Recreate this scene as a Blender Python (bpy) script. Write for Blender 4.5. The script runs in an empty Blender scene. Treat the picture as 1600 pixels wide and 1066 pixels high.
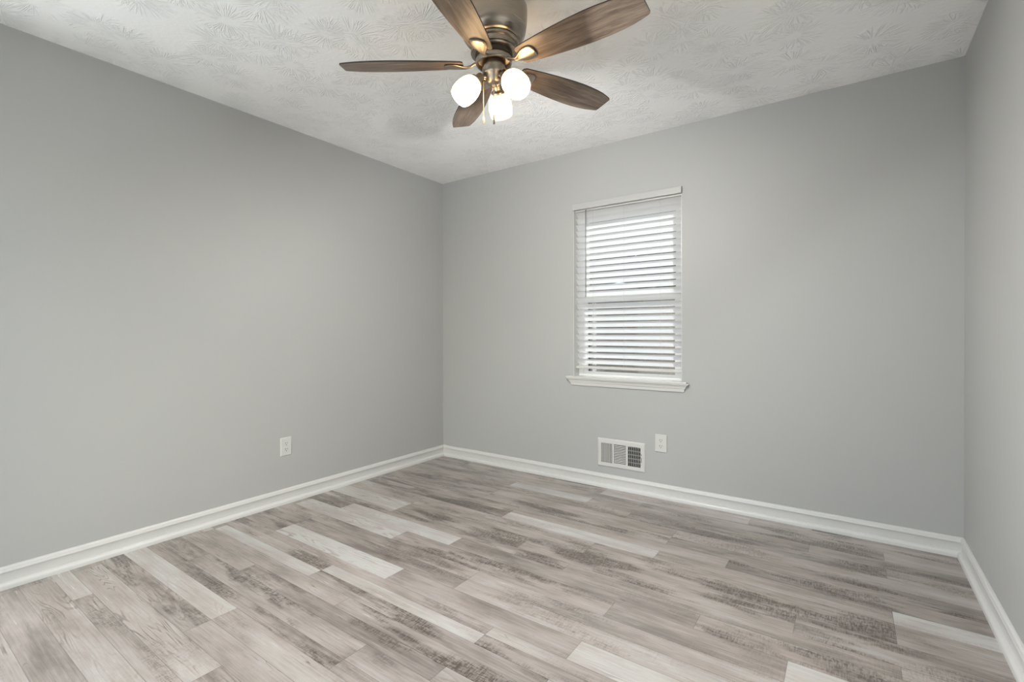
import bpy, bmesh, math, random
from mathutils import Vector, Matrix
random.seed(7)
S = bpy.context.scene
C = S.collection
PI = math.pi
W, H, D, T = 3.376, 2.44, 3.5, 0.14        # room width, height, depth, wall thickness

# ------------------------------------------------------------------ camera
cd = bpy.data.cameras.new('camera'); cam = bpy.data.objects.new('camera', cd); C.objects.link(cam)
S.camera = cam
yaw, pitch, roll = -0.6437285212, -0.0047155135, -0.0024923666
fw = Vector((math.sin(yaw)*math.cos(pitch), math.cos(yaw)*math.cos(pitch), math.sin(pitch)))
r0 = Vector((math.cos(yaw), -math.sin(yaw), 0)); u0 = r0.cross(fw)
rr = r0*math.cos(roll) + u0*math.sin(roll); uu = -r0*math.sin(roll) + u0*math.cos(roll)
M = Matrix((rr, uu, -fw)).transposed().to_4x4(); M.translation = Vector((2.927644, -3.312899, 1.100530))
cam.matrix_world = M
cd.sensor_width = 36; cd.lens = 764.3717/1600*36
cd.shift_x = 46.539/1600; cd.shift_y = -9.157/1600
cd.clip_start = 0.02

# ------------------------------------------------------------------ world, light, exposure
S.view_settings.view_transform = 'Standard'; S.view_settings.look = 'None'
S.view_settings.gamma = 1; S.view_settings.use_curve_mapping = False
S.view_settings.exposure = 0.19
P_WORLD = 0.22
wd = bpy.data.worlds.new('sky'); S.world = wd; wd.use_nodes = True
wn = wd.node_tree; bg = wn.nodes['Background']
sky = wn.nodes.new('ShaderNodeTexSky'); sky.sky_type = 'NISHITA'; sky.sun_disc = False
sky.sun_elevation = math.radians(38); sky.sun_rotation = math.radians(150); sky.air_density = 1.0; sky.dust_density = 2.5
wn.links.new(sky.outputs[0], bg.inputs[0]); bg.inputs[1].default_value = P_WORLD

P_FRONT, C_FRONT = 25, (0.94, 0.98, 1.0)
P_RIGHT, C_RIGHT = 6, (0.94, 0.98, 1.0)
P_LEFT, C_LEFT = 18, (0.95, 0.98, 1.0)
def area(name, loc, rot, sx, sy, power, col):
    l = bpy.data.lights.new(name, 'AREA'); l.shape = 'RECTANGLE'; l.size = sx; l.size_y = sy
    l.energy = power; l.color = col
    o = bpy.data.objects.new(name, l); o.location = loc; o.rotation_euler = rot; C.objects.link(o); return o
# added fill light at an unseen opening behind the camera
area('fill_light', (1.45, -D-T-0.02, 1.05), (PI/2, 0, 0), 2.1, 2.0, P_FRONT, C_FRONT)
# added fill light outside an unseen right-wall opening beside the camera
area('fill_light', (W+T+0.02, -2.70, 1.45), (PI/2, 0, PI/2), 1.2, 1.45, P_RIGHT, C_RIGHT)
# added fill light set in an unseen opening of the left wall
area('fill_light_left', (-T+0.01, -3.22, 1.015), (PI/2, 0, -PI/2), .44, 2.03, P_LEFT, C_LEFT)
sl = bpy.data.lights.new('sun', 'SUN'); sl.energy = 2.8; sl.angle = math.radians(1.0); sl.color = (1, .97, .92)
so = bpy.data.objects.new('sun', sl); so.rotation_euler = (math.radians(-46), 0, 0); so.location = (1, 8, 9); C.objects.link(so)

LAMP_COL = (0.985, 0.975, 0.95)
LAMP_POWER = (152.0, 34.0, 470.0)      # unequal powers, set to even out the wall brightness
SHADE_EMIT = 13
BULB_EMIT = 9

# ------------------------------------------------------------------ material helpers
def mat(name):
    m = bpy.data.materials.new(name); m.use_nodes = True
    return m, m.node_tree, m.node_tree.nodes['Principled BSDF']
def plain(name, col, rough=0.5, metal=0.0, bump=0, bscale=200, bdist=0.001):
    m, nt, b = mat(name)
    b.inputs['Base Color'].default_value = (*col, 1); b.inputs['Roughness'].default_value = rough
    b.inputs['Metallic'].default_value = metal
    if bump:
        tc = nt.nodes.new('ShaderNodeTexCoord'); n = nt.nodes.new('ShaderNodeTexNoise'); n.inputs['Scale'].default_value = bscale
        n.inputs['Detail'].default_value = 3
        bp = nt.nodes.new('ShaderNodeBump'); bp.inputs['Strength'].default_value = bump; bp.inputs['Distance'].default_value = bdist
        nt.links.new(tc.outputs['Object'], n.inputs['Vector']); nt.links.new(n.outputs[0], bp.inputs['Height'])
        nt.links.new(bp.outputs[0], b.inputs['Normal'])
    return m
class G:
    """small node-graph writer"""
    def __init__(s, nt): s.nt = nt
    def node(s, t, **kw):
        n = s.nt.nodes.new(t)
        for k, v in kw.items(): setattr(n, k, v)
        return n
    def put(s, sock, v):
        if hasattr(v, 'is_linked') or hasattr(v, 'links'): s.nt.links.new(v, sock)
        else: sock.default_value = v
    def m(s, op, a, b=0.0, c=0.0, clamp=False):
        n = s.node('ShaderNodeMath', operation=op, use_clamp=clamp)
        for i, v in enumerate((a, b, c)): s.put(n.inputs[i], v)
        return n.outputs[0]
    def vm(s, op, a, b=(0,0,0)):
        n = s.node('ShaderNodeVectorMath', operation=op); s.put(n.inputs[0], a); s.put(n.inputs[1], b)
        return n.outputs[1] if op in ('LENGTH','DISTANCE','DOT_PRODUCT') else n.outputs[0]
    def xyz(s, x, y, z):
        n = s.node('ShaderNodeCombineXYZ')
        for i, v in enumerate((x, y, z)): s.put(n.inputs[i], v)
        return n.outputs[0]
    def sep(s, v):
        n = s.node('ShaderNodeSeparateXYZ'); s.put(n.inputs[0], v); return n.outputs
    def noise(s, v, scale=1.0, detail=2.0, rough=0.5, dist=0.0):
        n = s.node('ShaderNodeTexNoise'); s.put(n.inputs['Vector'], v)
        n.inputs['Scale'].default_value = scale; n.inputs['Detail'].default_value = detail
        n.inputs['Roughness'].default_value = rough; n.inputs['Distortion'].default_value = dist
        return n.outputs[0]
    def step(s, v, lo, hi, a=0.0, b=1.0):
        n = s.node('ShaderNodeMapRange', interpolation_type='SMOOTHSTEP')
        for k, x in zip((0,1,2,3,4), (v, lo, hi, a, b)): s.put(n.inputs[k], x)
        return n.outputs[0]
    def mix(s, f, a, b, blend='MIX'):
        n = s.node('ShaderNodeMix', data_type='RGBA', blend_type=blend)
        s.put(n.inputs[0], f)
        for i, v in ((6, a), (7, b)):
            s.put(n.inputs[i], (*v, 1) if isinstance(v, tuple) and len(v) == 3 else v)
        return n.outputs[2]
    def ramp(s, f, stops):
        n = s.node('ShaderNodeValToRGB'); s.put(n.inputs[0], f); e = n.color_ramp.elements
        while len(e) < len(stops): e.new(0.5)
        for el, (p, c) in zip(e, stops): el.position = p; el.color = (*c, 1)
        return n.outputs[0]
    def bump(s, h, strength, dist):
        n = s.node('ShaderNodeBump'); s.put(n.inputs['Height'], h); n.inputs['Strength'].default_value = strength
        n.inputs['Distance'].default_value = dist; return n.outputs[0]
    def attr(s, name):
        return s.node('ShaderNodeAttribute', attribute_name=name)

WALL = plain('wall_paint', (0.400, 0.404, 0.396), 0.55, bump=0.08, bscale=260)
TRIM = plain('trim_paint', (0.60, 0.60, 0.585), 0.32)
PLASTIC = plain('white_plastic', (0.56, 0.56, 0.54), 0.35)
ENAMEL = plain('white_enamel', (0.57, 0.57, 0.55), 0.4)
VINYL = plain('window_vinyl', (0.85, 0.85, 0.84), 0.4)
DARK = plain('dark_cavity', (0.012, 0.012, 0.012), 0.7)
SLOT = plain('slot_dark', (0.03, 0.03, 0.028), 0.6)
CORD = plain('blind_cord', (0.62, 0.62, 0.62), 0.7)
WAND = plain('clear_grey_wand', (0.13, 0.13, 0.13), 0.25)
EDGE = plain('blade_edge', (0.035, 0.025, 0.02), 0.5)
BULB = plain('bulb_glass', (1, 1, 1), 0.4)
b = BULB.node_tree.nodes['Principled BSDF']; b.inputs['Emission Color'].default_value = (1, .82, .58, 1); b.inputs['Emission Strength'].default_value = BULB_EMIT

def metal_mat():
    m, nt, b = mat('brushed_nickel'); g = G(nt)
    tc = g.node('ShaderNodeTexCoord').outputs['Object']
    x, y, z = g.sep(tc)[:3]
    n = g.noise(g.xyz(g.m('MULTIPLY', x, 6.0), g.m('MULTIPLY', y, 6.0), g.m('MULTIPLY', z, 420.0)), 1.0, 2)
    g.put(b.inputs['Base Color'], (0.36, 0.31, 0.255, 1)); b.inputs['Metallic'].default_value = 1
    g.put(b.inputs['Roughness'], g.m('MULTIPLY_ADD', n, 0.10, 0.24))
    b.inputs['Anisotropic'].default_value = .5
    return m
NICKEL = metal_mat()

def shade_mat():
    m, nt, b = mat('frosted_shade_glass'); g = G(nt)
    b.inputs['Base Color'].default_value = (.9, .9, .87, 1); b.inputs['Roughness'].default_value = .3
    b.inputs['Transmission Weight'].default_value = 0.0
    b.inputs['Emission Color'].default_value = (1, .66, .33, 1)
    t = g.attr('along').outputs['Fac']                       # 0 at the neck in its socket, 1 at the open rim
    e = g.m('MULTIPLY', g.step(t, .03, .30), g.step(t, .935, .965, 1.0, 0.0))
    g.put(b.inputs['Emission Strength'], g.m('MULTIPLY_ADD', e, SHADE_EMIT, .62))
    return m
SHADE = shade_mat()

def slat_mat():
    m, nt, b = mat('blind_slat'); g = G(nt)
    b.inputs['Base Color'].default_value = (.80, .80, .80, 1); b.inputs['Roughness'].default_value = .4
    tr = g.node('ShaderNodeBsdfTranslucent'); tr.inputs[0].default_value = (.85, .85, .86, 1)
    mx = g.node('ShaderNodeMixShader'); mx.inputs[0].default_value = 0.5
    nt.links.new(b.outputs[0], mx.inputs[1]); nt.links.new(tr.outputs[0], mx.inputs[2])
    nt.links.new(mx.outputs[0], nt.nodes['Material Output'].inputs[0])
    return m
SLAT = slat_mat()

def glass_mat():
    m, nt, b = mat('window_glass'); g = G(nt)
    t = g.node('ShaderNodeBsdfTransparent'); t.inputs[0].default_value = (.95, .97, .96, 1)
    gl = g.node('ShaderNodeBsdfGlossy'); gl.inputs['Roughness'].default_value = .02
    fa = g.node('ShaderNodeLayerWeight'); fa.inputs[0].default_value = .5
    fr = g.m('MULTIPLY_ADD', g.m('POWER', fa.outputs['Facing'], 5.0), .9, .04)
    mx = g.node('ShaderNodeMixShader'); nt.links.new(fr, mx.inputs[0])
    nt.links.new(t.outputs[0], mx.inputs[1]); nt.links.new(gl.outputs[0], mx.inputs[2])
    nt.links.new(mx.outputs[0], nt.nodes['Material Output'].inputs[0])
    return m
GLASS = glass_mat()

def ceiling_mat():
    """white paint over stamped 'crow's foot' plaster: bursts of radial ridges"""
    m, nt, b = mat('stamped_ceiling'); g = G(nt)
    b.inputs['Base Color'].default_value = (.93, .93, .925, 1); b.inputs['Roughness'].default_value = .7
    co = g.node('ShaderNodeTexCoord').outputs['Object']
    hs = []
    for k, (sc, off) in enumerate((((3.7), (3.1, 7.7, 0)), ((3.3), (11.3, 2.9, 0)))):
        v = g.vm('ADD', g.vm('MULTIPLY', co, (sc, sc, 0)), off)
        vo = g.node('ShaderNodeTexVoronoi', voronoi_dimensions='2D'); g.put(vo.inputs['Vector'], v)
        vo.inputs['Scale'].default_value = 1; vo.inputs['Randomness'].default_value = .75
        d = g.vm('SUBTRACT', v, vo.outputs['Position'])
        wob = g.noise(v, 5.0, 1)
        r = g.vm('LENGTH', d)
        dn = g.vm('NORMALIZE', d)
        sx, sy = g.sep(dn)[:2]
        cr = g.sep(vo.outputs['Color'])[0]
        ang = g.xyz(g.m('MULTIPLY', sx, 5.0), g.m('MULTIPLY', sy, 5.0), g.m('MULTIPLY_ADD', cr, 37.0, g.m('MULTIPLY_ADD', r, 2.2, g.m('MULTIPLY', wob, .9))))
        n = g.noise(ang, 1.25, 1.0, .4)
        ridge = g.m('SUBTRACT', 1.0, g.m('MULTIPLY', g.m('ABSOLUTE', g.m('SUBTRACT', n, .5)), 11.0), clamp=True)
        mask = g.m('MULTIPLY', g.step(r, .08, .17), g.step(r, .34, .50, 1.0, 0.0))
        pat = g.step(g.noise(v, 2.6, 1), .32, .50)
        hs.append(g.m('MULTIPLY', g.m('MULTIPLY', ridge, mask), pat))
    h = g.m('MAXIMUM', hs[0], hs[1])
    fine = g.noise(co, 60.0, 3)
    h = g.m('ADD', h, g.m('MULTIPLY', fine, .35))
    g.put(b.inputs['Normal'], g.bump(h, 0.6, 0.0058))
    return m
CEIL = ceiling_mat()

def blade_mat():
    m, nt, b = mat('weathered_oak_blade'); g = G(nt)
    co = g.node('ShaderNodeTexCoord').outputs['Object']
    x, y, z = g.sep(co)[:3]
    inf = g.node('ShaderNodeObjectInfo').outputs['Random']
    sd = g.m('MULTIPLY', inf, 31.0)
    n1 = g.noise(g.xyz(g.m('MULTIPLY', x, 5.0), g.m('MULTIPLY', y, 45.0), sd), 1.0, 4, .6, .4)
    n2 = g.noise(g.xyz(g.m('MULTIPLY', x, 14.0), g.m('MULTIPLY', y, 330.0), sd), 1.0, 3, .6)
    n3 = g.noise(g.xyz(g.m('MULTIPLY', x, 4.0), g.m('MULTIPLY', y, 12.0), sd), 1.0, 2)
    f = g.m('ADD', g.m('MULTIPLY', n1, .5), g.m('ADD', g.m('MULTIPLY', n2, .35), g.m('MULTIPLY', n3, .25)))
    col = g.ramp(f, [(.40, (.040, .027, .018)), (.52, (.115, .084, .062)), (.66, (.21, .165, .13))])
    g.put(b.inputs['Base Color'], col); b.inputs['Roughness'].default_value = .45
    g.put(b.inputs['Normal'], g.bump(n2, .12, .0008))
    return m
BLADE = blade_mat()

def floor_mat():
    m, nt, b = mat('greige_plank_floor'); g = G(nt)
    co = g.node('ShaderNodeTexCoord').outputs['Object']
    x, y, z = g.sep(co)[:3]
    A = g.attr('plank'); ar, ag, ab_ = g.sep(A.outputs['Vector'])[:3]; aa = A.outputs['Alpha']
    Ed = g.attr('edge').outputs['Fac']
    sd = g.m('MULTIPLY', ag, 91.0)
    def st(sx, sy, dx=0.0): return g.xyz(g.m('MULTIPLY_ADD', x, sx, sd), g.m('MULTIPLY', y, sy), g.m('ADD', sd, dx))
    cloud = g.noise(st(1.6, 7.0), 1.0, 3, .55)
    cloud2 = g.noise(st(4.0, 13.0, 9.0), 1.0, 3, .6)
    grain = g.noise(st(5.0, 150.0, 3.0), 1.0, 4, .65, .3)
    # flowing long grain
    flow = g.noise(st(1.1, 9.0, 5.0), 1.0, 2, .5, .6)
    rings = g.m('SINE', g.m('MULTIPLY', flow, 130.0))
    lines = g.step(rings, .35, .95)
    brk = g.step(cloud2, .42, .60)
    swirl = g.m('MULTIPLY', g.m('MULTIPLY', lines, brk), ab_)
    # weathered dark patches with cross saw marks
    pm = g.noise(st(2.3, 9.0, 17.0), 1.0, 3, .6)
    patch = g.m('MULTIPLY', g.step(pm, .44, .62), aa)
    saw = g.noise(st(210.0, 34.0, 2.0), 1.0, 3, .65)
    chip = g.noise(st(34.0, 170.0, 8.0), 1.0, 5, .75)
    marks = g.m('MULTIPLY', patch, g.step(g.m('ADD', g.m('MULTIPLY', saw, .45), g.m('MULTIPLY', chip, .55)), .45, .58))
    t = g.m('ADD', ar, g.m('MULTIPLY', g.m('SUBTRACT', cloud, .5), .78))
    t = g.m('ADD', t, g.m('MULTIPLY', g.m('SUBTRACT', cloud2, .5), .60))
    t = g.m('ADD', t, g.m('MULTIPLY', g.m('SUBTRACT', grain, .5), .50))
    t = g.m('SUBTRACT', t, g.m('MULTIPLY', patch, .16))
    t = g.m('SUBTRACT', t, g.m('MULTIPLY', marks, .40))
    t = g.m('SUBTRACT', t, g.m('MULTIPLY', swirl, .36))
    t = g.m('ADD', t, .075)
    # long dark cracks
    ck = g.noise(st(1.5, 16.0, 41.0), 1.0, 3, .6, .5)
    crack = g.m('MULTIPLY', g.step(g.m('ABSOLUTE', g.m('SUBTRACT', ck, .5)), .0, .012, 1.0, 0.0), g.step(cloud2, .55, .68))
    t = g.m('SUBTRACT', t, g.m('MULTIPLY', crack, .35))
    col = g.ramp(t, [(.0, (.090, .072, .060)), (.28, (.185, .158, .140)), (.52, (.315, .275, .250)), (.78, (.415, .382, .356)), (1.0, (.49, .478, .46))])
    tint = g.noise(st(1.2, 5.0, 60.0), 1.0, 2)
    col = g.mix(g.step(tint, .4, .65, 0.0, .3), col, g.mix(1.0, col, (.95, 1.0, 1.04), 'MULTIPLY'))
    seam = g.step(Ed, .0004, .0016, .62, 1.0)
    col = g.mix(1.0, col, g.xyz(seam, seam, seam), 'MULTIPLY')
    g.put(b.inputs['Base Color'], col)
    g.put(b.inputs['Roughness'], g.m('MULTIPLY_ADD', grain, .12, .19))
    b.inputs['Specular IOR Level'].default_value = .85
    hh = g.m('ADD', g.m('MULTIPLY', grain, .6), g.m('MULTIPLY', g.m('ADD', marks, swirl), -.5))
    g.put(b.inputs['Normal'], g.bump(hh, .10, .0008))
    return m
FLOOR = floor_mat()
GRASS = plain('lawn', (.22, .20, .16), .9)

# ------------------------------------------------------------------ geometry helpers
def obj(name, bm, m, parent=None, smooth=False, bevel=0, seg=2):
    bmesh.ops.recalc_face_normals(bm, faces=bm.faces)
    me = bpy.data.meshes.new(name); bm.to_mesh(me); bm.free()
    if smooth:
        for p in me.polygons: p.use_smooth = True
        me.set_sharp_from_angle(angle=math.radians(40))
    o = bpy.data.objects.new(name, me); C.objects.link(o)
    for k in (m if isinstance(m, (list, tuple)) else [m]): me.materials.append(k)
    if parent: o.parent = parent
    if bevel:
        md = o.modifiers.new('bevel', 'BEVEL'); md.width = bevel; md.segments = seg; md.limit_method = 'ANGLE'
    return o
def struct(o): o['kind'] = 'structure'; return o
def thing(name, label, cat, loc, rot=(0,0,0), group=None):
    o = bpy.data.objects.new(name, None); C.objects.link(o); o.location = loc; o.rotation_euler = rot
    o.empty_display_size = .1
    o['label'] = label; o['category'] = cat
    if group: o['group'] = group
    return o
def box(bm, x0, x1, y0, y1, z0, z1, mt=None, mi=0):
    vs = [bm.verts.new(v) for v in ((x0,y0,z0),(x1,y0,z0),(x1,y1,z0),(x0,y1,z0),(x0,y0,z1),(x1,y0,z1),(x1,y1,z1),(x0,y1,z1))]
    if mt is not None:
        for v in vs: v.co = mt @ v.co
    for f in ((0,3,2,1),(4,5,6,7),(0,1,5,4),(1,2,6,5),(2,3,7,6),(3,0,4,7)):
        bm.faces.new([vs[i] for i in f]).material_index = mi
    return vs
def B(*a, **k):
    bm = bmesh.new(); box(bm, *a, **k); return bm
def loft(bm, rings, closed=True, cap=True):
    R = [[bm.verts.new(p) for p in r] for r in rings]
    n = len(R[0])
    for a, c in zip(R, R[1:]):
        for i in range(n if closed else n-1):
            bm.faces.new((a[i], a[(i+1) % n], c[(i+1) % n], c[i]))
    if cap: bm.faces.new(R[0][::-1]); bm.faces.new(R[-1])
    return R
def lathe(bm, prof, n=48, mt=None, capb=False, capt=False):
    rings = []
    for r, z in prof:
        ring = []
        for i in range(n):
            p = Vector((r*math.cos(2*PI*i/n), r*math.sin(2*PI*i/n), z))
            ring.append(mt @ p if mt is not None else p)
        rings.append(ring)
    R = loft(bm, rings, True, False)
    if capb: bm.faces.new(R[0][::-1])
    if capt: bm.faces.new(R[-1])
def tube(bm, pts, rad, n=10):
    pts = [Vector(p) for p in pts]; rings = []
    for i, p in enumerate(pts):
        d = (pts[min(i+1, len(pts)-1)] - pts[max(i-1, 0)]).normalized()
        a = d.orthogonal().normalized() if abs(d.z) > .99 else d.cross(Vector((0,0,1))).normalized()
        c = d.cross(a); r = rad[i] if isinstance(rad, (list, tuple)) else rad
        rings.append([p + a*r*math.cos(2*PI*k/n) + c*r*math.sin(2*PI*k/n) for k in range(n)])
    loft(bm, rings)

# ------------------------------------------------------------------ the room
def wall_grid(name, us, zs, holes, place):
    bm = bmesh.new()
    for u0_, u1_ in zip(us, us[1:]):
        for z0, z1 in zip(zs, zs[1:]):
            um, zm = (u0_+u1_)/2, (z0+z1)/2
            if any(a < um < c and d < zm < e for a, c, d, e in holes): continue
            place(bm, u0_, u1_, z0, z1)
    bmesh.ops.remove_doubles(bm, verts=bm.verts, dist=1e-5)
    # drop the faces shared by neighbouring cells
    seen = {}
    for f in bm.faces: seen.setdefault(tuple(sorted(v.index for v in f.verts)), []).append(f)
    bm.verts.index_update(); seen = {}
    for f in bm.faces: seen.setdefault(tuple(sorted(v.index for v in f.verts)), []).append(f)
    bmesh.ops.delete(bm, geom=[f for l in seen.values() if len(l) > 1 for f in l], context='FACES_ONLY')
    return struct(obj(name, bm, WALL))
WX0, WX1, WZ0, WZ1 = 1.291, 2.059, 0.779, 2.035            # window opening
VX0, VX1, VZ0, VZ1 = 1.482, 1.823, 0.148, 0.347            # vent plate
wall_grid('wall_back', [-T, WX0, VX0+.018, VX1-.018, WX1, W+T], [0, VZ0+.02, VZ1-.02, WZ0-.012, WZ1, H],
          [(WX0, WX1, WZ0-.012, WZ1), (VX0+.018, VX1-.018, VZ0+.02, VZ1-.02)], lambda bm, a, c, z0, z1: box(bm, a, c, 0, T, z0, z1))
wall_grid('wall_left', [-D, -3.44, -3.00, 0], [0, 2.03, H], [(-3.44, -3.00, 0, 2.03)], lambda bm, a, c, z0, z1: box(bm, -T, 0, a, c, z0, z1))  # out-of-frame opening added for the left fill light
wall_grid('wall_right', [-D, -3.3, -2.1, 0], [0, .72, 2.18, H], [(-3.3, -2.1, .72, 2.18)], lambda bm, a, c, z0, z1: box(bm, W, W+T, a, c, z0, z1))  # out-of-frame opening added for the right fill light
wall_grid('wall_front', [-T, .4, 2.5, W+T], [0, .04, 2.08, H], [(.4, 2.5, .04, 2.08)], lambda bm, a, c, z0, z1: box(bm, a, c, -D-T, -D, z0, z1))  # opening behind the camera added for the fill light
struct(obj('ceiling', B(-T, W+T, -D-T, T, H, H+.1), CEIL))
bm = bmesh.new(); w2 = .05
for a in ((.4,.4+w2,.04,2.08),(2.5-w2,2.5,.04,2.08),(.4+w2,2.5-w2,.04,.04+w2),(.4+w2,2.5-w2,2.08-w2,2.08),(1.42,1.48,.04+w2,2.08-w2)):
    box(bm, a[0], a[1], -D-.10, -D-.04, a[2], a[3])
w2o = struct(obj('fill_window_2', bm, VINYL))  # unseen frame added around the rear fill opening
obj('fill_pane', B(.45, 2.45, -D-.075, -D-.07, .09, 2.03), GLASS, w2o)
bm = bmesh.new()
for a in ((-3.3,-3.3+w2,.72,2.18),(-2.1-w2,-2.1,.72,2.18),(-3.3+w2,-2.1-w2,.72,.72+w2),(-3.3+w2,-2.1-w2,2.18-w2,2.18),(-3.3+w2,-2.1-w2,1.43,1.47)):
    box(bm, W+.04, W+.10, a[0], a[1], a[2], a[3])
w3o = struct(obj('fill_window_3', bm, VINYL))  # unseen frame added around the right-hand fill opening
obj('fill_pane', B(W+.07, W+.075, -3.25, -2.15, .77, 2.13), GLASS, w3o)

# floor: planks printed as strips of several widths, end joints on a 0.3 m stagger
def floor():
    Y = [0, .055, .17, .28, .385, .49, .60, .71, .81, .915, 1.065, 1.21, 1.283, 1.395, 1.52, 1.61, 1.71, 1.83, 1.885, 1.95, 2.02,
         2.10, 2.18, 2.28, 2.34, 2.44, 2.54, 2.65, 2.72, 2.83, 2.94, 3.05, 3.16, 3.27, 3.38, 3.5]
    known = {0: (5, 9, .62, .1, .4), 1: (5, 8, .66, .1, .5), 2: (10, 14, .55, 0, .2), 3: (3, 5, .74, 0, .0), 8: (4, 7, .80, .1, .35),
             10: (-1, 2, .80, .9, .1), 12: (1, 4, .80, .3, .2), 13: (0, 3, .74, .8, .1), 16: (1, 4, .84, 1., .0), 18: (3, 6, .80, .15, .35),
             19: (0, 3, .76, .1, .1), 24: (-1, 3, .78, .3, .2), 27: (-2, 1, .66, .2, .2)}
    extra = {8: [(10, 13, .92, .1, .3)], 13: [(9, 13, .78, .3, .1)], 16: [(7, 10, .78, .7, .1)], 26: [(0, 4, .56, 1., .3)], 28: [(0,4,.52,.6,.2)]}
    dark = {22: [(1, 5, .40, .1, 1.)], 23: [(1, 5, .36, .1, 1.)], 21: [(2, 6, .38, .1, 1.)], 20: [(4, 8, .40, 0, 1.)], 13: [(3, 7, .40, .1, 1.)], 10: [(5, 9, .40, 0, 1.)], 9: [(6, 10, .42, 0, 1.)],
            7: [(8, 11, .38, 0, 1.)], 6: [(7, 11, .36, .2, 1.)], 4: [(6, 10, .42, 0, 1.)]}
    bm = bmesh.new(); data = []
    J = lambda k: min(max(.0685 + .2995*k, 0), W)
    for i, (a, c) in enumerate(zip(Y, Y[1:])):
        fixed = sorted(([known[i]] if i in known else []) + extra.get(i, []))
        for dk in dark.get(i, []):
            if not any(dk[0] < f[1] and f[0] < dk[1] for f in fixed): fixed.append(dk)
        fixed.sort()
        k = k0 = (fixed[0][0] if fixed else random.randrange(-3, 1))
        segs = list(fixed)
        while k > -1: segs.append((k-4, k) + (random.uniform(.38, .53), random.choice((0, 0, 0, .4)), random.choice((.2, .5, 1.)))); k -= 4
        for n, f in enumerate(fixed or [(k0, k0)]):
            kk = f[1]; end = fixed[n+1][0] if n+1 < len(fixed) else 13
            while kk < end:
                ke = min(kk+4, end); segs.append((kk, ke, random.uniform(.38, .53), random.choice((0, 0, 0, .4)), random.choice((.2, .5, 1.)))); kk = ke
        for s in segs:
            x0, x1 = J(s[0]), J(s[1])
            if x1 - x0 < .002: continue
            # centre strip + rim so that the edge distance interpolates
            e = .002
            xs = [x0, x0+e, x1-e, x1]; ys = [-a, -a-e, -c+e, -c]
            v = [[bm.verts.new((X, Yv, 0)) for Yv in ys] for X in xs]
            seed = random.random()
            for p in range(3):
                for q in range(3):
                    f = bm.faces.new((v[p][q], v[p][q+1], v[p+1][q+1], v[p+1][q]))
                    ds = [(0 if (P in (0,3) or Q in (0,3)) else e) for P, Q in ((p,q),(p,q+1),(p+1,q+1),(p+1,q))]
                    data.append((s[2], seed, s[3], s[4], ds))
    bm.normal_update()
    for f in bm.faces:
        if f.normal.z < 0: f.normal_flip()
    la = bm.loops.layers.float_color.new('plank'); le = bm.loops.layers.float.new('edge')
    bm.faces.ensure_lookup_table()
    corner = {}
    for f, d in zip(bm.faces, data):
        dl = {}
        for lp in f.loops:
            lp[la] = (d[0], d[1], d[2], d[3])
        # edge distance by vertex position
    vd = {}
    for f, d in zip(bm.faces, data): pass
    idx = 0
    bm.verts.ensure_lookup_table()
    for n in range(0, len(bm.verts), 16):
        for P in range(4):
            for Q in range(4):
                vd[n+P*4+Q] = 0.0 if (P in (0,3) or Q in (0,3)) else .002
    bm.verts.index_update()
    for f in bm.faces:
        for lp in f.loops: lp[le] = vd[lp.vert.index]
    me = bpy.data.meshes.new('floor'); bm.to_mesh(me); bm.free()
    o = bpy.data.objects.new('floor', me); C.objects.link(o); me.materials.append(FLOOR)
    return struct(o)
floor()
struct(obj('foundation', B(-T, W+T, -D-T, T, -.35, -.004), plain('concrete', (.4,.4,.4), .9)))
struct(obj('ground', B(-25, 28, T+.01, 60, -.55, -.45), GRASS))
bm = bmesh.new()
for k in range(110): box(bm, -11+k*.15, -11+k*.15+.142, 13.98, 14.0, -.45, 2.72 + .02*random.random())
for z in (0, 2.2): box(bm, -11, 5.5, 14.0, 14.04, z, z+.09)
struct(obj('backdrop_fence', bm, plain('backdrop_boards', (.36, .31, .27), .85, bump=.2, bscale=30)))  # added backdrop covering the bright horizon between the slats
tr = thing('tree', 'dark leafy tree outdoors, glimpsed between the slats of the window blind', 'tree', (-2.55, 8.5, -.45))
bm = bmesh.new(); lathe(bm, [(.16, 0), (.11, .3), (.09, 1.5), (.08, 2.6), (.05, 4.2)], 14, capb=True, capt=True)
obj('trunk', bm, plain('bark', (.10, .075, .055), .9), tr)
bm = bmesh.new(); rnd = random.Random(3)
for i in range(150):
    a1, r1 = rnd.uniform(0, 2*PI), 3.0*math.sqrt(rnd.random())
    z1 = rnd.uniform(2.9, 7.0) + .25*rnd.random()
    if z1 > 5.2: r1 *= .7
    mt = Matrix.Translation((r1*math.cos(a1), r1*math.sin(a1), z1)) @ Matrix.Rotation(rnd.uniform(0, 3), 4, 'Z') @ Matrix.Diagonal((rnd.uniform(.35,.7), rnd.uniform(.35,.7), rnd.uniform(.22,.42), 1))
    v0 = len(bm.verts); bmesh.ops.create_icosphere(bm, subdivisions=2, radius=1, matrix=mt)
    bm.verts.ensure_lookup_table()
    for v in bm.verts[v0:]: v.co += Vector((rnd.gauss(0, .05), rnd.gauss(0, .05), rnd.gauss(0, .05)))
obj('crown', bm, plain('foliage', (.045, .065, .03), .8), tr)

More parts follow.
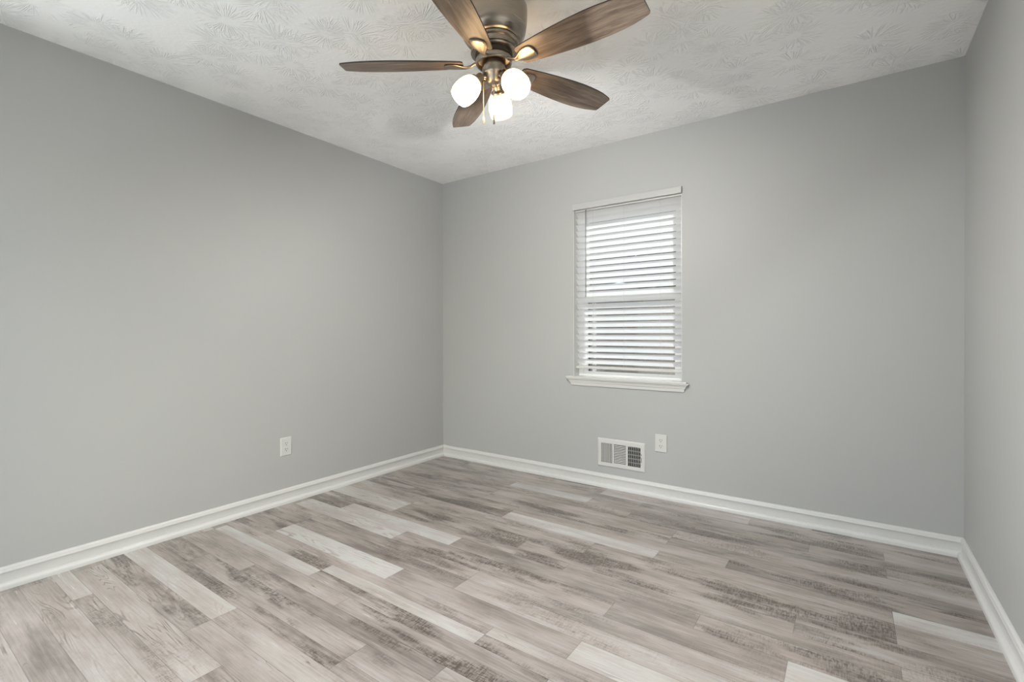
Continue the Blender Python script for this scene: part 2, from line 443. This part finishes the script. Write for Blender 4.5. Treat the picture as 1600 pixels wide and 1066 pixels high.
# baseboards: square-edged board with a moulded cap and a quarter-round shoe at the floor
PR = [(0, 0), (.0275, 0), (.0275, .013), (.0258, .0195), (.0215, .0245), (.0155, .0275), (.0095, .028), (.0095, .066), (.0105, .0675), (.0135, .069),
      (.0145, .0725), (.0135, .0765), (.0125, .078), (.0125, .084), (.0115, .0885), (.0085, .0925), (.004, .0942), (0, .0942)]
def baseboard(name, f0, f1):
    bm = bmesh.new(); loft(bm, [[f0(d, z) for d, z in PR], [f1(d, z) for d, z in PR]])
    return struct(obj(name, bm, TRIM, smooth=True))
baseboard('baseboard_left', lambda d, z: (d, -3.00, z), lambda d, z: (d, -d, z))
baseboard('baseboard_back', lambda d, z: (d, -d, z), lambda d, z: (W-d, -d, z))
baseboard('baseboard_right', lambda d, z: (W-d, -d, z), lambda d, z: (W-d, -D, z))

# ------------------------------------------------------------------ window
fy0, fy1 = .085, .138
bm = bmesh.new(); fwid = .035
box(bm, WX0, WX0+fwid, fy0, fy1, WZ0, WZ1); box(bm, WX1-fwid, WX1, fy0, fy1, WZ0, WZ1)
box(bm, WX0+fwid, WX1-fwid, fy0, fy1, WZ0, WZ0+.014); box(bm, WX0+fwid, WX1-fwid, fy0, fy1, WZ1-fwid, WZ1)
win = struct(obj('window_1', bm, VINYL))
a, c = WX0+fwid, WX1-fwid; zm = 1.375
def sash(name, z0, z1, y0, y1, low=.032):
    bm = bmesh.new(); s = .032
    box(bm, a, a+s, y0, y1, z0, z1); box(bm, c-s, c, y0, y1, z0, z1)
    box(bm, a+s, c-s, y0, y1, z0, z0+low); box(bm, a+s, c-s, y0, y1, z1-s, z1)
    o = obj(name, bm, VINYL, win)
    obj('pane', B(a+s, c-s, (y0+y1)/2-.002, (y0+y1)/2+.002, z0+low, z1-s), GLASS, o)
sash('lower_sash', WZ0+.014, zm+.018, .090, .111, .018)
sash('upper_sash', zm-.018, WZ1-fwid, .113, .134)
# jamb liners (white returns)
bm = bmesh.new(); box(bm, WX0, WX0+.003, .0, fy0, WZ0, WZ1); box(bm, WX1-.003, WX1, .0, fy0, WZ0, WZ1); box(bm, WX0+.003, WX1-.003, .0, fy0, WZ1-.003, WZ1)
obj('jamb', bm, TRIM, win)
# stool with horns, apron moulding with mitred returns
bm = bmesh.new()
box(bm, 1.241, 2.095, -.034, 0, .769, .779); box(bm, WX0, WX1, 0, fy0, .767, .779)
obj('window_stool', bm, TRIM, win, bevel=.003)
bm = bmesh.new()
ap = [(.030, .769), (.030, .763), (.026, .758), (.021, .751), (.0175, .742), (.0165, .736), (.012, .734), (.011, .724), (.009, .7135)]
rings = []
for d, z in ap:
    e = (d-.009)*1.45
    rings.append([(1.2735-e, 0, z), (1.2735-e, -d, z), (2.0737+e, -d, z), (2.0737+e, 0, z)])
loft(bm, rings)
obj('window_apron', bm, TRIM, win)

# blind
bl = thing('window_blind', 'white horizontal slat blind, half tilted, hanging in the small window above the vent', 'window blind', (0, 0, 0))
bm = bmesh.new()
box(bm, 1.287, 2.061, -.016, -.008, 2.0015, 2.0455)
box(bm, 1.287, 1.291, -.008, -.001, 2.0015, 2.0455); box(bm, 2.057, 2.061, -.008, -.001, 2.0015, 2.0455)
obj('valance', bm, plain('valance_white', (.44, .44, .43), .4), bl, bevel=.002)
obj('headrail', B(1.297, 2.053, .012, .062, 1.992, 2.030), ENAMEL, bl)
NS = 25; pit = 0.0452; ztop = 1.990
bm = bmesh.new(); tilt = math.radians(44); yc = .042
for i in range(NS):
    zc = ztop - .018 - i*pit
    n = 8; pr = []
    for k in range(n+1):
        q = (k/n - .5)*.050; bow = .0026*(1-(2*k/n-1)**2)
        pr.append((yc + q*math.cos(tilt) + bow*math.sin(tilt), zc - q*math.sin(tilt) + bow*math.cos(tilt)))
    j = random.uniform(-.0006, .0006)
    loft(bm, [[(1.297, y, z+j) for y, z in pr], [(2.054, y, z+j) for y, z in pr]], closed=False, cap=False)
obj('slat_stack', bm, SLAT, bl, smooth=True)
zb = ztop - .018 - NS*pit + .004
obj('bottom_rail', B(1.297, 2.054, .024, .062, zb-.011, zb+.008), ENAMEL, bl, bevel=.004)
for X in (1.435, 1.665, 1.915):
    bm = bmesh.new()
    for y in (.0185, .0635): tube(bm, [(X, y, 1.99), (X, y, zb)], .0007, 6)
    obj('ladder_cord', bm, CORD, bl)
bm = bmesh.new(); tube(bm, [(1.386, .004, 1.995), (1.386, .004, 1.36)], .0032, 8); tube(bm, [(1.386, .012, 1.998), (1.386, .004, 1.992)], .003, 8)
obj('tilt_wand', bm, WAND, bl, smooth=True)

# ------------------------------------------------------------------ heating vent
vt = thing('wall_vent', 'white metal heating vent low on the back wall below the window', 'vent', (0, 0, 0))
vw, vh = VX1-VX0, VZ1-VZ0
X = lambda f: VX0 + f*vw
Z = lambda f: VZ0 + f*vh
banks = [(.078, .322), (.358, .612), (.648, .908)]; zl, zh = .155, .835
yo, yi = -.009, -.006
bm = bmesh.new()
# stamped plate with a raised, sloped rim
fr = [[(VX0,0,VZ0),(VX1,0,VZ0),(VX1,0,VZ1),(VX0,0,VZ1)], [(VX0,-.004,VZ0),(VX1,-.004,VZ0),(VX1,-.004,VZ1),(VX0,-.004,VZ1)],
      [(VX0+.006,yo,VZ0+.006),(VX1-.006,yo,VZ0+.006),(VX1-.006,yo,VZ1-.006),(VX0+.006,yo,VZ1-.006)]]
R = loft(bm, fr, True, False)
def quad(x0, x1, z0, z1):
    bm.faces.new([bm.verts.new(v) for v in ((x0,yo,z0),(x1,yo,z0),(x1,yo,z1),(x0,yo,z1))])
xs = [VX0+.006] + [X(f) for bk in banks for f in bk] + [VX1-.006]
quad(VX0+.006, VX1-.006, VZ0+.006, Z(zl)); quad(VX0+.006, VX1-.006, Z(zh), VZ1-.006)
for k in range(0, 8, 2): quad(xs[k], xs[k+1], Z(zl), Z(zh))
pl = obj('face_plate', bm, ENAMEL, vt)
bm = bmesh.new()                          # left bank: upright vanes turned toward the camera side
def upright(bk, n, ang, hw_):
    bm = bmesh.new(); st = (X(bk[1])-X(bk[0]))/n
    for k in range(n+1):
        mt = Matrix.Translation((X(bk[0])+k*st, yo+.0065, 0)) @ Matrix.Rotation(ang, 4, 'Z')
        box(bm, -.0008, .0008, -hw_, hw_, Z(zl), Z(zh), mt)
    return bm
bm.free()
obj('louver_bank', upright(banks[0], 7, math.radians(-40), .0044), ENAMEL, vt)
bm = bmesh.new(); st = (Z(zh)-Z(zl))/12
for k in range(13):
    mt = Matrix.Translation((0, yo+.0055, Z(zl)+k*st)) @ Matrix.Rotation(math.radians(38), 4, 'X')
    box(bm, X(banks[1][0])-.001, X(banks[1][1])+.001, -.0039, .0039, -.0009, .0009, mt)
obj('louver_bank', bm, ENAMEL, vt)
obj('louver_bank', upright(banks[2], 7, math.radians(36), .0048), ENAMEL, vt)
bm = bmesh.new()
for k in range(5):
    z = Z(zl) + (k+.75)*(Z(zh)-Z(zl))/5
    box(bm, X(.60), X(.93), .012, .014, z-.0036, z+.0036)
obj('damper_blade', bm, plain('galvanised_steel', (.35, .35, .34), .5, .6), vt)
bm = bmesh.new(); e = .001
x0, x1, z0, z1 = VX0+.019, VX1-.019, VZ0+.021, VZ1-.021
for q in ((x0,x0+e,z0,z1),(x1-e,x1,z0,z1)): box(bm, q[0], q[1], .001, .12, q[2], q[3])
box(bm, x0, x1, .001, .12, z0, z0+e); box(bm, x0, x1, .001, .12, z1-e, z1); box(bm, x0, x1, .119, .12, z0, z1)
obj('duct_boot', bm, DARK, vt)
bm = bmesh.new(); box(bm, X(.922), X(.932), yo-.0003, yo+.001, Z(.33), Z(.62))
sl = obj('lever_slot', bm, SLOT, vt)
obj('damper_lever', B(X(.921), X(.934), yo-.006, yo-.0002, Z(.51), Z(.565)), ENAMEL, vt, bevel=.001)
for f in (.035, .965):
    bm = bmesh.new(); lathe(bm, [(0.0001, .0015), (.002, .0013), (.0033, 0)], 14, Matrix.Translation((X(f), yo, Z(.5))) @ Matrix.Rotation(PI/2, 4, 'X'))
    obj('screw', bm, plain('screw_head', (.5, .5, .48), .4, .3), vt, smooth=True)

# ------------------------------------------------------------------ outlets (built facing -y, then turned)
def outlet(label, loc, rz):
    t = thing('wall_outlet', label, 'outlet', loc, (0, 0, rz), 'wall outlets')
    w, h = .0385, .0590
    bm = bmesh.new()
    loft(bm, [[(-w,0,-h),(w,0,-h),(w,0,h),(-w,0,h)], [(-w,-.003,-h),(w,-.003,-h),(w,-.003,h),(-w,-.003,h)],
              [(-w+.0035,-.0062,-h+.0035),(w-.0035,-.0062,-h+.0035),(w-.0035,-.0062,h-.0035),(-w+.0035,-.0062,h-.0035)]])
    obj('cover_plate', bm, PLASTIC, t)
    for s in (-1, 1):
        bm = bmesh.new(); zc = s*.0195; pts = []
        for k in range(32):
            an = 2*PI*k/32; pts.append((.0172*math.cos(an), max(-.0138, min(.0138, .0172*math.sin(an)))))
        loft(bm, [[(x, -.0060, zc+z) for x, z in pts], [(x, -.0070, zc+z) for x, z in pts], [(x*.96, -.0076, zc+z*.96) for x, z in pts]])
        rc = obj('receptacle', bm, PLASTIC, t)
        for x, hh in ((-.0064, .0040), (.0064, .0034)):
            obj('slot', B(x-.0016, x+.0016, -.0078, -.0070, zc+.0035-hh, zc+.0035+hh), SLOT, rc)
        bm = bmesh.new(); lathe(bm, [(.0001, .0009), (.0027, .0009), (.0027, 0)], 14, Matrix.Translation((0, -.0070, zc-.0078)) @ Matrix.Rotation(PI/2, 4, 'X'))
        obj('ground_hole', bm, SLOT, rc)
    bm = bmesh.new(); lathe(bm, [(.0001, .0012), (.002, .001), (.003, 0)], 14, Matrix.Translation((0, -.0062, 0)) @ Matrix.Rotation(PI/2, 4, 'X'))
    obj('screw', bm, PLASTIC, t, smooth=True)
    return t
outlet('white duplex outlet on the left wall, alone above the baseboard', (0, -1.541, .366), PI/2)
outlet('white duplex outlet on the back wall, right of the heating vent', (1.927, 0, .3625), 0)

# ------------------------------------------------------------------ ceiling fan
FX, FY = 1.797, -1.724
fan = thing('ceiling_fan', 'five blade wood and nickel ceiling fan with three lit glass shades', 'ceiling fan', (FX, FY, H))
Zf = lambda z: z - H                        # fan children are in the fan's frame: z measured from the ceiling
bm = bmesh.new()
lathe(bm, [(.001, Zf(2.4395)), (.105, Zf(2.4395)), (.107, Zf(2.433)), (.109, Zf(2.420)), (.126, Zf(2.392)), (.131, Zf(2.382)), (.1325, Zf(2.372)),
           (.1325, Zf(2.352)), (.131, Zf(2.325)), (.127, Zf(2.295)), (.122, Zf(2.276)), (.113, Zf(2.262)), (.103, Zf(2.254)), (.098, Zf(2.2525)), (.001, Zf(2.2525))], 72)
mh = obj('motor_housing', bm, NICKEL, fan, smooth=True)
for k in range(4):
    an = math.radians(-54 + 22) + k*PI/2
    bm = bmesh.new(); lathe(bm, [(.0001, .004), (.004, .003), (.0055, 0)], 12, Matrix.Translation((.1185*math.cos(an), .1185*math.sin(an), Zf(2.405))) @ Matrix.Rotation(an, 4, 'Z') @ Matrix.Rotation(math.radians(62), 4, 'Y'))
    obj('screw', bm, NICKEL, mh, smooth=True)
bm = bmesh.new()
lathe(bm, [(.096, Zf(2.2535)), (.0975, Zf(2.248)), (.096, Zf(2.243)), (.0885, Zf(2.240)), (.0875, Zf(2.222)), (.090, Zf(2.217)), (.0925, Zf(2.212)), (.0905, Zf(2.207)), (.080, Zf(2.205)), (.001, Zf(2.205))], 64)
obj('stepped_collar', bm, NICKEL, fan, smooth=True)
bm = bmesh.new(); lathe(bm, [(.074, Zf(2.206)), (.074, Zf(2.190)), (.001, Zf(2.190))], 48)
obj('rotor_gap', bm, plain('gap_shade', (.03, .025, .02), .6), fan)  # dark drum standing in for the shaded gap above the flywheel
bm = bmesh.new()
lathe(bm, [(.060, Zf(2.192)), (.070, Zf(2.191)), (.0725, Zf(2.186)), (.0725, Zf(2.172)), (.0700, Zf(2.1655)), (.0665, Zf(2.1640)), (.064, Zf(2.167)), (.062, Zf(2.180)), (.001, Zf(2.180))], 56)
obj('flywheel', bm, NICKEL, fan, smooth=True)
# blades tilt with the rotor (the fan hangs about two degrees off level)
tiltM = Matrix(((1,0,0,0),(0,1,0,0),(-.042,-.007,1,0),(0,0,0,1)))
hx = [(0.0, .034), (.010, .043), (.04, .0475), (.10, .0550), (.17, .0620), (.24, .0670), (.30, .0690), (.345, .0682), (.39, .0650), (.43, .0595), (.46, .0525), (.480, .0468), (.4865, .0440), (.4890, .0405), (.490, .036)]
for k in range(5):
    az = math.radians(213.57 + 72*k)
    Mb = tiltM @ Matrix.Rotation(az, 4, 'Z') @ Matrix.Translation((.123, 0, Zf(2.164))) @ Matrix.Rotation(math.radians(-12.5), 4, 'X')
    # blade: outline with straight clipped tip, thin ply with dark edge
    bm = bmesh.new(); th = .0028
    L = [(x, hw) for x, hw in hx] ; out = L + [(x, -hw) for x, hw in L[::-1]]
    
    n = len(out)
    bot = [bm.verts.new((x, y, -th)) for x, y in out]; top = [bm.verts.new((x, y, th)) for x, y in out]
    m_ = len(L)
    for i in range(m_-1):
        bm.faces.new((bot[i], bot[i+1], bot[n-2-i], bot[n-1-i])); bm.faces.new((top[i], top[n-1-i], top[n-2-i], top[i+1]))
    for i in range(n):
        f = bm.faces.new((bot[i], top[i], top[(i+1) % n], bot[(i+1) % n])); f.material_index = 1
    ob = obj('blade', bm, [BLADE, EDGE], fan); ob.matrix_local = Mb
    # blade iron: neck from the flywheel widening to a rounded plate under the blade
    bm = bmesh.new()
    prof = [(-.058, .011, .010, .0045), (-.045, .009, .004, .0045), (-.030, .0085, -.004, .0045), (-.012, .010, -.0095, .0042), (.002, .0165, -.0100, .0040), (.018, .0255, -.0088, .0036),
            (.034, .0310, -.0078, .0032), (.050, .0325, -.0072, .0030), (.062, .0295, -.0070, .0028), (.069, .0225, -.0070, .0026), (.072, .013, -.0070, .0024)]
    rings = []
    for x, hw, z, t in prof:
        rings.append([(x, hw*math.cos(2*PI*q/20), z + t*math.sin(2*PI*q/20) - (.0025*(1-abs(math.cos(2*PI*q/20))) if math.sin(2*PI*q/20) < 0 else 0)) for q in range(20)])
    loft(bm, rings)
    oi = obj('blade_iron', bm, NICKEL, fan, smooth=True); oi.matrix_local = Mb
# switch cup and light kit
bm = bmesh.new()
lathe(bm, [(.047, Zf(2.182)), (.0465, Zf(2.150)), (.0455, Zf(2.128)), (.042, Zf(2.121)), (.038, Zf(2.118)), (.035, Zf(2.108)), (.031, Zf(2.098)), (.022, Zf(2.088)), (.012, Zf(2.083)), (.009, Zf(2.074)), (.001, Zf(2.072))], 48)
obj('switch_cup', bm, NICKEL, fan, smooth=True)
sax = math.radians(36.9)                    # screen-right direction in plan
sh_base = [(.0235, 0), (.029, .003), (.036, .010), (.0425, .022), (.0475, .038), (.050, .054), (.0505, .068), (.0490, .084), (.0462, .098), (.0445, .104)]
for nl, sa in enumerate((75, 195, 315)):
    az = sax + math.radians(sa)
    dirp = Vector((math.cos(az), math.sin(az), 0))
    ax = (dirp*math.sin(math.radians(43)) + Vector((0,0,-1))*math.cos(math.radians(43))).normalized()
    p0 = dirp*.030 + Vector((0, 0, Zf(2.112)))
    p1 = dirp*.064 + Vector((0, 0, Zf(2.1015)))
    q = Vector((0,0,1)).rotation_difference(ax).to_matrix().to_4x4()
    bm = bmesh.new()
    tube(bm, [p0, p0.lerp(p1, .5) + Vector((0,0,.004)), p1], .0095, 12)
    mt = Matrix.Translation(p1 - ax*.020) @ q
    lathe(bm, [(.001, 0), (.014, .001), (.017, .006), (.0175, .020), (.021, .026), (.0275, .030), (.0285, .036), (.027, .038), (.001, .038)], 32, mt)
    obj('lamp_socket', bm, NICKEL, fan, smooth=True)
    mt = Matrix.Translation(p1 + ax*.014) @ q
    bm = bmesh.new()
    sh_prof = [(r*.96, z*.96) for r, z in sh_base]
    inner = [(r-.003, z) for r, z in sh_prof[::-1]]
    lathe(bm, sh_prof + inner, 48, mt)
    lay = bm.verts.layers.float.new('along')
    inv = mt.inverted()
    for v in bm.verts: v[lay] = (inv @ v.co).z/.09984
    sh = obj('lamp_shade', bm, SHADE, fan, smooth=True)
    bm = bmesh.new()
    lathe(bm, [(.001, .010), (.012, .012), (.013, .022), (.022, .040), (.026, .055), (.023, .070), (.013, .079), (.001, .081)], 24, mt)
    obj('bulb', bm, BULB, sh, smooth=True)
    l = bpy.data.lights.new('lamp_light', 'POINT'); l.energy = LAMP_POWER[nl]; l.color = LAMP_COL; l.shadow_soft_size = .03
    lo = bpy.data.objects.new('lamp_light', l); C.objects.link(lo); lo.parent = fan; lo.location = p1 + ax*(.085, .084, .070)[nl]
# pull chains with fobs
for (X_, Y_, zt, zb_, fob, mm) in ((-.033, -.025, 2.100, 1.930, .032, plain('pale_brass', (.80, .72, .52), .35, .8)), (0.006, -.009, 2.08, 1.926, .040, plain('dark_nickel', (.15, .145, .14), .55, .1))):
    bm = bmesh.new(); nb = 60
    for i in range(nb):
        z = zt + (zb_+fob-zt)*i/nb
        bmesh.ops.create_icosphere(bm, subdivisions=1, radius=.0019, matrix=Matrix.Translation((X_, Y_, Zf(z))))
    tube(bm, [(X_, Y_, Zf(zt)), (X_, Y_, Zf(zb_+fob))], .0011, 6)
    ch = obj('pull_chain', bm, mm, fan)
    bm = bmesh.new(); lathe(bm, [(.0005, Zf(zb_+fob)), (.0030, Zf(zb_+fob-.003)), (.0036, Zf(zb_+fob*.5)), (.0044, Zf(zb_+.004)), (.003, Zf(zb_)), (.0005, Zf(zb_))], 16, Matrix.Translation((X_, Y_, 0)))
    obj('chain_fob', bm, mm, ch, smooth=True)
